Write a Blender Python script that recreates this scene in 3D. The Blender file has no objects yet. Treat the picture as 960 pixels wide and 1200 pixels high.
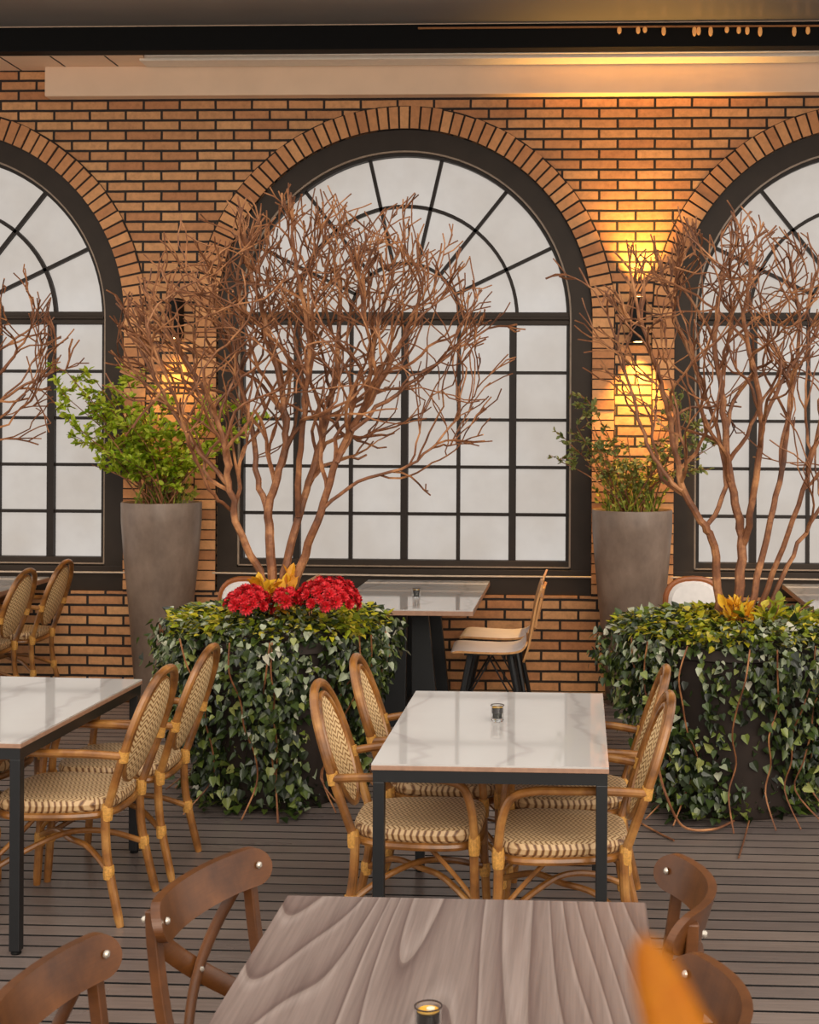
import bpy, math, random
from mathutils import Vector, Matrix
random.seed(7)
PI = math.pi
C = bpy.context.scene.collection
SC = bpy.context.scene

# ------------------------------------------------------------------ camera model (960 x 1200 photograph)
F, CX, CY, H = 1600.0, 610.0, 495.0, 1.88
YAW, ROLL = 0.0438, 0.005
def ray(px, py):
    dx, dy = px-CX, py-CY
    u = (dx*math.cos(ROLL)+dy*math.sin(ROLL))/F
    v = -(dy*math.cos(ROLL)-dx*math.sin(ROLL))/F
    return Vector((u*math.cos(YAW)-math.sin(YAW), u*math.sin(YAW)+math.cos(YAW), v))
def PY(px, py, Y):
    r = ray(px, py); t = Y/r.y
    return Vector((r.x*t, Y, H+r.z*t))
def PZ(px, py, Z):
    r = ray(px, py); t = (Z-H)/r.z
    return Vector((r.x*t, r.y*t, Z))
cam_d = bpy.data.cameras.new('camera'); cam = bpy.data.objects.new('camera', cam_d); C.objects.link(cam)
cam_d.sensor_fit = 'HORIZONTAL'; cam_d.sensor_width = 36; cam_d.lens = 36*F/960
cam_d.shift_x = -(CX-480)/960; cam_d.shift_y = (CY-600)/960
cam_d.clip_start = 0.05; cam_d.clip_end = 100
cam.matrix_world = Matrix.Translation((0,0,H)) @ Matrix.Rotation(YAW,4,'Z') @ Matrix.Rotation(PI/2,4,'X') @ Matrix.Rotation(ROLL,4,'Z')
SC.camera = cam
cam_d.dof.use_dof = True; cam_d.dof.focus_distance = 5.6; cam_d.dof.aperture_fstop = 14

# ------------------------------------------------------------------ helpers
def lin(r, g, b):
    f = lambda c: (c/255/12.92) if c/255 <= .04045 else ((c/255+.055)/1.055)**2.4
    return (f(r), f(g), f(b), 1)

class MB:
    def __init__(s): s.v=[]; s.f=[]; s.mi=[]; s.m=0
    def face(s, pts):
        b=len(s.v); s.v+= [tuple(p) for p in pts]; s.f.append(tuple(range(b,b+len(pts)))); s.mi.append(s.m)
    def box(s, x0,x1,y0,y1,z0,z1):
        b=len(s.v)
        s.v += [(x0,y0,z0),(x1,y0,z0),(x1,y1,z0),(x0,y1,z0),(x0,y0,z1),(x1,y0,z1),(x1,y1,z1),(x0,y1,z1)]
        for q in ((0,3,2,1),(4,5,6,7),(0,1,5,4),(1,2,6,5),(2,3,7,6),(3,0,4,7)):
            s.f.append(tuple(b+i for i in q)); s.mi.append(s.m)
        return s
    def hexa(s, bot, top):
        """bot, top: four points each, counter-clockwise seen from above"""
        b=len(s.v); s.v += [tuple(p) for p in bot]+[tuple(p) for p in top]
        for q in ((0,3,2,1),(4,5,6,7),(0,1,5,4),(1,2,6,5),(2,3,7,6),(3,0,4,7)):
            s.f.append(tuple(b+i for i in q)); s.mi.append(s.m)
        return s
    def tube(s, pts, r, n=8, closed=False, cap=True, flat=1.0, up=None):
        pts=[Vector(p) for p in pts]; N=len(pts)
        rs = r if isinstance(r,(list,tuple)) else [r]*N
        b=len(s.v); prev=None
        for i,p in enumerate(pts):
            if closed: t=pts[(i+1)%N]-pts[i-1]
            else: t=pts[min(i+1,N-1)]-pts[max(i-1,0)]
            if t.length<1e-9: t=Vector((0,0,1))
            t.normalize()
            if up is not None: a=Vector(up)-t*t.dot(Vector(up)); 
            elif prev is None:
                a=Vector((0,0,1)) if abs(t.z)<.9 else Vector((1,0,0))
                a=a-t*t.dot(a)
            else: a=prev-t*t.dot(prev)
            if a.length<1e-6: a=Vector((1,0,0))-t*t.x
            a.normalize(); prev=a; c=t.cross(a)
            for k in range(n):
                q=2*PI*k/n; s.v.append(tuple(p+(a*math.cos(q)+c*math.sin(q)*flat)*rs[i]))
        L=N if closed else N-1
        for i in range(L):
            j=(i+1)%N
            for k in range(n):
                k2=(k+1)%n
                s.f.append((b+i*n+k, b+i*n+k2, b+j*n+k2, b+j*n+k)); s.mi.append(s.m)
        if not closed and cap:
            s.f.append(tuple(b+k for k in range(n-1,-1,-1))); s.mi.append(s.m)
            s.f.append(tuple(b+(N-1)*n+k for k in range(n))); s.mi.append(s.m)
        return s
    def lathe(s, prof, n=32, c=(0,0,0)):
        b=len(s.v); N=len(prof)
        for r,z in prof:
            for k in range(n):
                q=2*PI*k/n; s.v.append((c[0]+r*math.cos(q), c[1]+r*math.sin(q), c[2]+z))
        for i in range(N-1):
            for k in range(n):
                k2=(k+1)%n
                s.f.append((b+i*n+k,b+i*n+k2,b+(i+1)*n+k2,b+(i+1)*n+k)); s.mi.append(s.m)
        s.f.append(tuple(b+k for k in range(n-1,-1,-1))); s.mi.append(s.m)
        s.f.append(tuple(b+(N-1)*n+k for k in range(n))); s.mi.append(s.m)
        return s
    def prism(s, poly, axis, a0, a1):
        """poly of 2-D points, extruded along axis ('x','y','z') from a0 to a1"""
        def P(p,a): return {'y':(p[0],a,p[1]),'x':(a,p[0],p[1]),'z':(p[0],p[1],a)}[axis]
        b=len(s.v); n=len(poly)
        s.v += [P(p,a0) for p in poly]+[P(p,a1) for p in poly]
        s.f.append(tuple(b+i for i in range(n-1,-1,-1))); s.mi.append(s.m)
        s.f.append(tuple(b+n+i for i in range(n))); s.mi.append(s.m)
        for i in range(n):
            j=(i+1)%n; s.f.append((b+i,b+j,b+n+j,b+n+i)); s.mi.append(s.m)
        return s
    def build(s, name, mats, parent=None, smooth=35, bevel=0, loc=None, fix=True):
        me=bpy.data.meshes.new(name); me.from_pydata(s.v,[],s.f)
        if not isinstance(mats,(list,tuple)): mats=[mats]
        for m in mats: me.materials.append(m)
        me.polygons.foreach_set('material_index', s.mi)
        if fix:
            import bmesh
            bm=bmesh.new(); bm.from_mesh(me); bmesh.ops.recalc_face_normals(bm, faces=bm.faces); bm.to_mesh(me); bm.free()
        if smooth:
            me.polygons.foreach_set('use_smooth',[True]*len(me.polygons))
            me.set_sharp_from_angle(angle=math.radians(smooth))
        me.update()
        o=bpy.data.objects.new(name, me); C.objects.link(o)
        if parent: o.parent=parent
        if loc is not None: o.location=loc
        if bevel:
            bv=o.modifiers.new('bevel','BEVEL'); bv.width=bevel; bv.segments=2; bv.limit_method='ANGLE'; bv.angle_limit=math.radians(40)
        return o

def spline(pts, sub=6, closed=False):
    pts=[Vector(p) for p in pts]; N=len(pts); out=[]
    rng = range(N) if closed else range(N-1)
    for i in rng:
        if closed: p0,p1,p2,p3=pts[i-1],pts[i],pts[(i+1)%N],pts[(i+2)%N]
        else: p0,p1,p2,p3=pts[max(i-1,0)],pts[i],pts[i+1],pts[min(i+2,N-1)]
        for k in range(sub):
            t=k/sub
            out.append(.5*((2*p1)+(p2-p0)*t+(2*p0-5*p1+4*p2-p3)*t*t+(3*p1-p0-3*p2+p3)*t**3))
    if not closed: out.append(pts[-1])
    return out

def empty(name, loc=(0,0,0), rz=0, label=None, cat=None, group=None, kind=None):
    o=bpy.data.objects.new(name,None); C.objects.link(o); o.location=loc; o.rotation_euler=(0,0,rz); o.empty_display_size=.1
    tag(o,label,cat,group,kind); return o
def tag(o,label=None,cat=None,group=None,kind=None):
    if label: o['label']=label
    if cat: o['category']=cat
    if group: o['group']=group
    if kind: o['kind']=kind
    return o
def dup(root, loc, rz, label, group=None):
    r=root.copy(); C.objects.link(r); r.location=loc; r.rotation_euler=(0,0,rz); r['label']=label
    if group: r['group']=group
    for ch in list(root.children):
        c=ch.copy(); C.objects.link(c); c.parent=r
        for g in list(ch.children):
            d=g.copy(); C.objects.link(d); d.parent=c
    return r

# ------------------------------------------------------------------ materials
class NT:
    def __init__(s,name):
        s.m=bpy.data.materials.new(name); s.m.use_nodes=True; s.t=s.m.node_tree; s.b=s.t.nodes['Principled BSDF']
    def n(s,typ,**kw):
        o=s.t.nodes.new(typ)
        for k,v in kw.items():
            if k in o.inputs: o.inputs[k].default_value=v
            else: setattr(o,k,v)
        return o
    def l(s,a,b): s.t.links.new(a,b)
    def coord(s, scale=(1,1,1), rot=(0,0,0), out='Object'):
        tc=s.n('ShaderNodeTexCoord'); mp=s.n('ShaderNodeMapping'); mp.inputs['Scale'].default_value=scale; mp.inputs['Rotation'].default_value=rot
        s.l(tc.outputs[out],mp.inputs['Vector']); return mp.outputs['Vector']
    def ramp(s,fac,stops,interp='LINEAR'):
        r=s.n('ShaderNodeValToRGB'); e=r.color_ramp.elements; r.color_ramp.interpolation=interp
        while len(e)<len(stops): e.new(.5)
        for i,(p,c) in enumerate(stops): e[i].position=p; e[i].color=c
        s.l(fac,r.inputs['Fac']); return r.outputs['Color']
    def math(s,op,a,b=None,c=None):
        m=s.n('ShaderNodeMath',operation=op)
        for i,x in enumerate((a,b,c)):
            if x is None: continue
            if isinstance(x,(int,float)): m.inputs[i].default_value=x
            else: s.l(x,m.inputs[i])
        return m.outputs[0]
    def mix(s,fac,a,b,mode='MIX'):
        m=s.n('ShaderNodeMix',data_type='RGBA',blend_type=mode)
        for i,x in ((0,fac),(6,a),(7,b)):
            if isinstance(x,(int,float,tuple)): m.inputs[i].default_value=x
            else: s.l(x,m.inputs[i])
        return m.outputs[2]
    def noise(s,vec,scale,detail=4,rough=.55):
        n=s.n('ShaderNodeTexNoise'); n.inputs['Scale'].default_value=scale; n.inputs['Detail'].default_value=detail; n.inputs['Roughness'].default_value=rough
        s.l(vec,n.inputs['Vector']); return n.outputs['Fac']
    def bump(s,h,strength=.3,dist=.01):
        b=s.n('ShaderNodeBump'); b.inputs['Strength'].default_value=strength; b.inputs['Distance'].default_value=dist
        s.l(h,b.inputs['Height']); s.l(b.outputs['Normal'],s.b.inputs['Normal'])
    def base(s,c):
        if isinstance(c,tuple): s.b.inputs['Base Color'].default_value=c
        else: s.l(c,s.b.inputs['Base Color'])
    def set(s,**kw):
        for k,v in kw.items(): s.b.inputs[k.replace('_',' ')].default_value=v

def simple(name, c, rough=.5, var=.12, scale=20, metal=0, stretch=(1,1,1), bump=0, spec=.5):
    t=NT(name); v=t.coord(stretch); n=t.noise(v,scale)
    lo=tuple(x*(1-var) for x in c[:3])+(1,); hi=tuple(min(1,x*(1+var)) for x in c[:3])+(1,)
    t.base(t.ramp(n,[(.3,lo),(.7,hi)])); t.set(Roughness=rough, Metallic=metal); t.b.inputs['Specular IOR Level'].default_value=spec
    if bump: t.bump(n,bump,.004)
    return t.m

def brick_mat():
    t=NT('brick'); tc=t.n('ShaderNodeTexCoord'); sp=t.n('ShaderNodeSeparateXYZ'); t.l(tc.outputs['Object'],sp.inputs[0])
    cb=t.n('ShaderNodeCombineXYZ'); t.l(sp.outputs['X'],cb.inputs[0]); t.l(sp.outputs['Z'],cb.inputs[1])
    # slight wobble of the courses
    nz=t.n('ShaderNodeTexNoise'); nz.inputs['Scale'].default_value=3.5; t.l(cb.outputs[0],nz.inputs['Vector'])
    vm=t.n('ShaderNodeVectorMath',operation='MULTIPLY_ADD'); t.l(nz.outputs['Color'],vm.inputs[0]); vm.inputs[1].default_value=(.012,.008,0); t.l(cb.outputs[0],vm.inputs[2])
    bk=t.n('ShaderNodeTexBrick'); bk.offset=.5; bk.inputs['Scale'].default_value=1; bk.inputs['Brick Width'].default_value=.258; bk.inputs['Row Height'].default_value=.0716
    bk.inputs['Mortar Size'].default_value=.0092; bk.inputs['Mortar Smooth'].default_value=.15
    bk.inputs['Color1'].default_value=lin(226,168,114); bk.inputs['Color2'].default_value=lin(194,132,87); bk.inputs['Mortar'].default_value=lin(42,32,27)
    t.l(vm.outputs[0],bk.inputs['Vector'])
    n=t.noise(tc.outputs['Object'],28,6,.65); n2=t.noise(tc.outputs['Object'],1.6,3)
    c=t.mix(.55,bk.outputs['Color'],t.ramp(n,[(.25,(.45,.42,.4,1)),(.6,(1,1,1,1))]),'MULTIPLY')
    c=t.mix(.35,c,t.ramp(n2,[(.3,(.6,.58,.56,1)),(.65,(1,1,1,1))]),'MULTIPLY')
    t.base(c); t.set(Roughness=.8)
    h=t.math('ADD',t.math('MULTIPLY',bk.outputs['Fac'],-1),t.math('MULTIPLY',n,.3)); t.bump(h,.7,.012)
    return t.m
def island_mat(name, stops, rough=.6, trans=0, scale=30, bump=.2, spec=.4):
    t=NT(name); g=t.n('ShaderNodeNewGeometry'); c=t.ramp(g.outputs['Random Per Island'],stops)
    v=t.coord(); n=t.noise(v,scale,5,.6)
    c=t.mix(.5,c,t.ramp(n,[(.25,(.55,.55,.55,1)),(.65,(1,1,1,1))]),'MULTIPLY'); t.base(c); t.set(Roughness=rough); t.b.inputs['Specular IOR Level'].default_value=spec
    if trans:
        tr=t.n('ShaderNodeBsdfTranslucent'); t.l(c,tr.inputs['Color']); mx=t.n('ShaderNodeMixShader'); mx.inputs[0].default_value=trans
        out=t.t.nodes['Material Output']; t.l(t.b.outputs[0],mx.inputs[1]); t.l(tr.outputs[0],mx.inputs[2]); t.l(mx.outputs[0],out.inputs['Surface'])
    if bump: t.bump(n,bump,.005)
    return t.m
def deck_mat():
    t=NT('deck boards'); g=t.n('ShaderNodeNewGeometry'); v=t.coord((1,14,14)); n=t.noise(v,5,6,.65); v2=t.coord((.35,1.5,1)); n2=t.noise(v2,1.2,3)
    c=t.ramp(g.outputs['Random Per Island'],[(0,lin(112,100,96)),(.5,lin(126,113,107)),(1,lin(136,121,113))])
    c=t.mix(.6,c,t.ramp(n,[(.3,(.55,.55,.55,1)),(.65,(1,1,1,1))]),'MULTIPLY')
    c=t.mix(.5,c,t.ramp(n2,[(.35,(.62,.6,.62,1)),(.65,(1,1,1,1))]),'MULTIPLY')
    t.base(c); t.l(t.ramp(n2,[(.3,(.24,.24,.24,1)),(.7,(.42,.42,.42,1))]),t.b.inputs['Roughness']); t.bump(n,.25,.004); return t.m
def pane_mat():
    t=NT('frosted glass'); v=t.coord(); n=t.noise(v,1.3,4); n2=t.noise(v,9,4)
    c=t.ramp(n,[(.3,lin(206,194,182)),(.55,lin(220,211,202)),(.75,lin(230,223,216))])
    c=t.mix(.25,c,t.ramp(n2,[(.3,(.8,.8,.82,1)),(.6,(1,1,1,1))]),'MULTIPLY')
    t.base(lin(70,68,66)); t.l(c,t.b.inputs['Emission Color']); t.set(Emission_Strength=.76, Roughness=.35); t.b.inputs['Specular IOR Level'].default_value=.3
    return t.m
def weave_mat(name, fx, fy, axes, light, mid, dark, seat=False):
    """zig-zag cane weave computed from object coordinates"""
    t=NT(name); tc=t.n('ShaderNodeTexCoord'); sp=t.n('ShaderNodeSeparateXYZ'); t.l(tc.outputs['Object'],sp.inputs[0])
    a=sp.outputs[axes[0]]; b=sp.outputs[axes[1]]
    zig=t.math('PINGPONG',t.math('MULTIPLY',a,fx),1.0)
    s=t.math('FRACT',t.math('ADD',t.math('MULTIPLY',b,fy),zig))
    strand=t.math('FRACT',t.math('MULTIPLY',a,fx*2))
    st=t.math('SUBTRACT',1.0,t.math('MULTIPLY',t.math('ABSOLUTE',t.math('SUBTRACT',strand,.5)),2.0))
    pat=t.math('SUBTRACT',t.math('ABSOLUTE',t.math('SUBTRACT',s,.5)),t.math('MULTIPLY',t.math('SUBTRACT',st,.5),.06))
    c=t.ramp(pat,[(.03,dark),(.17,mid),(.27,light)])
    t.base(c); t.set(Roughness=.5); t.bump(pat,.6,.004); return t.m
def cane_mat():
    t=NT('rattan cane'); v=t.coord(); n=t.noise(v,9,4); n2=t.noise(v,60,3)
    c=t.ramp(n,[(.3,lin(96,58,24)),(.5,lin(146,94,42)),(.72,lin(184,132,70))]); c=t.mix(.3,c,t.ramp(n2,[(.3,(.6,.6,.6,1)),(.6,(1,1,1,1))]),'MULTIPLY')
    t.base(c); t.set(Roughness=.32); t.b.inputs['Coat Weight'].default_value=.25; t.b.inputs['Coat Roughness'].default_value=.2; return t.m
def grain_table_mat():
    t=NT('grey brown grained wood'); tc=t.n('ShaderNodeTexCoord'); mp=t.n('ShaderNodeMapping'); mp.inputs['Scale'].default_value=(2.6,.2,1); t.l(tc.outputs['Object'],mp.inputs[0])
    n=t.n('ShaderNodeTexNoise'); n.inputs['Scale'].default_value=1.15; n.inputs['Detail'].default_value=.6; n.inputs['Roughness'].default_value=.4; t.l(mp.outputs[0],n.inputs['Vector'])
    band=t.math('FRACT',t.math('MULTIPLY',n.outputs['Fac'],25.0))
    fine=t.noise(t.coord((60,1.4,1)),2.2,4,.6)
    c=t.ramp(band,[(0,lin(142,126,118)),(.08,lin(156,140,133)),(.22,lin(140,123,116)),(.6,lin(134,117,110)),(.86,lin(122,104,98)),(.96,lin(104,86,81)),(1,lin(118,100,94))])
    c=t.mix(.55,c,t.ramp(fine,[(.3,(.5,.48,.48,1)),(.62,(1.0,1.0,1.0,1))]),'MULTIPLY')
    t.base(c); t.set(Roughness=.36); t.bump(fine,.08,.002); return t.m
def white_top_mat():
    t=NT('glossy white stone'); v=t.coord(); n=t.noise(v,2.0,6,.6); w=t.n('ShaderNodeTexWave'); w.inputs['Scale'].default_value=.9; w.inputs['Distortion'].default_value=9; w.inputs['Detail'].default_value=4; w.inputs['Detail Scale'].default_value=1.2; t.l(v,w.inputs['Vector'])
    c=t.ramp(w.outputs['Fac'],[(0,lin(184,177,173)),(.02,lin(192,186,182)),(.06,lin(197,191,187)),(1,lin(200,195,191))])
    c=t.mix(.3,c,t.ramp(n,[(.3,(.85,.85,.85,1)),(.6,(1,1,1,1))]),'MULTIPLY'); t.base(c); t.set(Roughness=.045); t.b.inputs['Specular IOR Level'].default_value=.6
    return t.m
def dark_wood_mat():
    t=NT('dark stained wood'); v=t.coord((1,1,1)); n=t.noise(v,6,5,.6); v2=t.coord((3,3,40)); n2=t.noise(v2,6,4)
    c=t.ramp(n,[(.3,lin(76,42,18)),(.6,lin(114,68,32)),(.8,lin(136,84,42))]); c=t.mix(.35,c,t.ramp(n2,[(.3,(.55,.55,.55,1)),(.65,(1,1,1,1))]),'MULTIPLY')
    t.base(c); t.set(Roughness=.33); return t.m
def bark_mat():
    t=NT('pale brown bark'); v=t.coord(); n=t.noise(v,7,6,.65)
    t.base(t.ramp(n,[(.3,lin(72,40,22)),(.5,lin(124,76,45)),(.7,lin(192,134,86))])); t.set(Roughness=.6); t.bump(n,.5,.01); return t.m
def concrete_mat():
    t=NT('grey brown concrete'); v=t.coord((1,1,.6)); n=t.noise(v,4,7,.6); n2=t.noise(v,40,4)
    c=t.ramp(n,[(.3,lin(98,80,68)),(.55,lin(128,108,94)),(.75,lin(148,129,114))]); c=t.mix(.3,c,t.ramp(n2,[(.3,(.7,.7,.7,1)),(.6,(1,1,1,1))]),'MULTIPLY'); t.base(c)
    t.set(Roughness=.42); t.bump(n2,.1,.003); return t.m
def emit(name,c,s):
    t=NT(name); t.base(c); t.b.inputs['Emission Color'].default_value=c; t.set(Emission_Strength=s); return t.m
def glass_mat():
    t=NT('clear glass'); t.base((.95,.97,.97,1)); t.set(Roughness=.03); t.b.inputs['Transmission Weight'].default_value=1; t.b.inputs['IOR'].default_value=1.45; return t.m

M=dict(
 brick=brick_mat(),
 arch=island_mat('arch brick',[(0,lin(184,124,82)),(.5,lin(208,146,97)),(1,lin(224,164,111))],.8,bump=.4),
 mortar=simple('dark mortar',lin(44,34,29),.9),
 frame=simple('dark brown painted steel',lin(50,40,32),.5,.15,6,spec=.25),
 bar=simple('dark steel bar',lin(36,28,23),.5,spec=.3),
 pane=pane_mat(),
 lip=simple('pale metal strip',lin(150,128,108),.35),  # plain pale tone for the frame lip and sill strip
 beige=simple('beige painted panel',lin(240,206,174),.55,.05,3),
 white=simple('off white rail',lin(236,222,204),.4,.04),
 black=simple('black painted steel',lin(12,11,10),.6,spec=.15),
 recess=simple('dark grey channel',lin(52,48,46),.6),
 ceiling=simple('grey soffit panel',lin(124,118,112),.3,.08,1.2),
 deck=deck_mat(), deckgap=simple('near black gap shade',lin(14,12,11),.9),
 cane=cane_mat(), binding=simple('yellow cane binding',lin(198,144,70),.45,.3,120),
 backweave=weave_mat('cane back weave',38,50,'YZ',lin(238,206,156),lin(200,154,96),lin(112,70,34)),
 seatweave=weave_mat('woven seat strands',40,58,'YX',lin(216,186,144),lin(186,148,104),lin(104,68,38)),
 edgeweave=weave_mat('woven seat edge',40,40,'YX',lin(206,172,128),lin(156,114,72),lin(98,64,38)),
 top=white_top_mat(), tan=simple('tan wood edge',lin(156,120,98),.5,.15,30,stretch=(1,1,1)),
 metal=simple('black powder coated metal',lin(20,21,23),.42),
 grain=grain_table_mat(), dark=dark_wood_mat(), screw=simple('pale metal cap',lin(214,204,190),.25,metal=.7),
 bark=bark_mat(), concrete=concrete_mat(), soil=simple('dark soil',lin(46,32,24),.95,.4,60,bump=.6),
 pot=simple('dark brown planter',lin(38,27,21),.7,.3,8),
 ivy=island_mat('ivy leaves',[(0,lin(20,28,12)),(.4,lin(40,54,22)),(.72,lin(66,84,32)),(.92,lin(112,126,52)),(1,lin(158,162,92))],.36,.15,40,0,.6),
 young=island_mat('young yellow leaves',[(0,lin(96,112,30)),(.4,lin(148,158,38)),(.75,lin(206,190,44)),(1,lin(226,206,96))],.4,.3,40,0),
 pale=island_mat('variegated leaves',[(0,lin(120,132,100)),(.6,lin(172,178,150)),(1,lin(206,200,180))],.4,.15,40,0),
 bright=island_mat('bright green leaves',[(0,lin(120,152,26)),(.5,lin(178,200,44)),(1,lin(214,220,84))],.4,.35,40,0),
 dull=island_mat('dull green leaves',[(0,lin(86,100,44)),(.5,lin(128,138,72)),(1,lin(176,174,104))],.45,.3,40,0),
 grass=island_mat('thin green blades',[(0,lin(90,104,36)),(.6,lin(140,150,52)),(1,lin(186,176,70))],.5,.3,40,0),
 red=island_mat('red petals',[(0,lin(150,6,12)),(.6,lin(206,14,26)),(1,lin(232,50,60))],.5,.15,60,0),
 yellow=simple('yellow flower centre',lin(226,150,30),.6),
 amberleaf=island_mat('amber leaves',[(0,lin(214,130,20)),(1,lin(240,190,50))],.5,.3,40,0),
 orange=island_mat('orange petal',[(0,lin(204,118,10)),(1,lin(210,128,14))],.5,.35,8,0),
 padwhite=simple('white padded fabric',lin(232,226,222),.7,.05), laminate=simple('white laminate',lin(232,220,216),.75,.05,9),
 wood=simple('honey plywood',lin(196,142,88),.42,.18,9,stretch=(4,4,.6)), bent=simple('orange brown bentwood',lin(150,84,38),.35,.2,9),
 glass=glass_mat(), wax=simple('yellow candle wax',lin(236,176,58),.5,.1,50), wick=simple('pale wick',lin(244,236,206),.6), darkcup=simple('dark candle cup',lin(52,36,32),.4),
 bulb=emit('amber bulb',lin(214,150,84),.35), cord=simple('tan cord',lin(168,112,66),.5),
 lamp=emit('warm lamp lens',(1,.62,.2,1),14),
 rail=simple('thin pale cable',lin(196,176,156),.4), terracotta=simple('terracotta pot',lin(158,90,58),.8),
)

# ------------------------------------------------------------------ setting: wall with three arched openings
YW=9.55
wc=PY(473,372,YW); R=(PY(693,372,YW).x-PY(253,372,YW).x)/2; SCALE=R/220.0     # metres per photo pixel on the wall
XC=[PY(-69,372,YW).x, wc.x, PY(1016,372,YW).x]; ZS=wc.z                          # arch centres, springing height
ZB=PY(473,696.5,YW).z                                                            # underside of the window panel
ZT=5.0; X0,X1=XC[0]-R-1.1, XC[2]+R+1.1
w=MB(); NS=48; ys=YW; yb=YW+.22
edges=[X0]+[e for c in XC for e in (c-R,c+R)]+[X1]
for i in range(0,len(edges),2): w.face([(edges[i],ys,-.05),(edges[i+1],ys,-.05),(edges[i+1],ys,ZT),(edges[i],ys,ZT)])
for c in XC:
    w.face([(c-R,ys,-.05),(c+R,ys,-.05),(c+R,ys,ZB),(c-R,ys,ZB)])
    pts=[(c-R*math.cos(PI*k/NS), ZS+R*math.sin(PI*k/NS)) for k in range(NS+1)]
    for a,b in zip(pts,pts[1:]): w.face([(a[0],ys,a[1]),(b[0],ys,b[1]),(b[0],ys,ZT),(a[0],ys,ZT)])
    loop=[(c-R,ZB)]+pts+[(c+R,ZB)]
    for a,b in zip(loop,loop[1:]+loop[:1]): w.face([(a[0],ys,a[1]),(b[0],ys,b[1]),(b[0],yb,b[1]),(a[0],yb,a[1])])
w.face([(X0,yb+.02,-.05),(X1,yb+.02,-.05),(X1,yb+.02,ZT),(X0,yb+.02,ZT)])
tag(w.build('wall_back',M['brick'],smooth=0,fix=False),kind='structure')

def arch_ring(mb,c,ro,ri,y0,y1,zb_o,zb_i,n=48):
    """flat arched band: outer radius ro, inner ri, from y0 (front) to y1 (back); straight legs down to zb"""
    o=[(c-ro,zb_o)]+[(c-ro*math.cos(PI*k/n),ZS+ro*math.sin(PI*k/n)) for k in range(n+1)]+[(c+ro,zb_o)]
    i_=[(c-ri,zb_i)]+[(c-ri*math.cos(PI*k/n),ZS+ri*math.sin(PI*k/n)) for k in range(n+1)]+[(c+ri,zb_i)]
    for k in range(len(o)-1):
        a,b,d,e=o[k],o[k+1],i_[k+1],i_[k]
        mb.hexa([(e[0],y0,e[1]),(d[0],y0,d[1]),(d[0],y1,d[1]),(e[0],y1,e[1])],[(a[0],y0,a[1]),(b[0],y0,b[1]),(b[0],y1,b[1]),(a[0],y1,a[1])])
px=SCALE
RG=191*px                                          # glass radius
ZG0=PY(473,659,YW).z                               # foot of the glass
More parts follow.
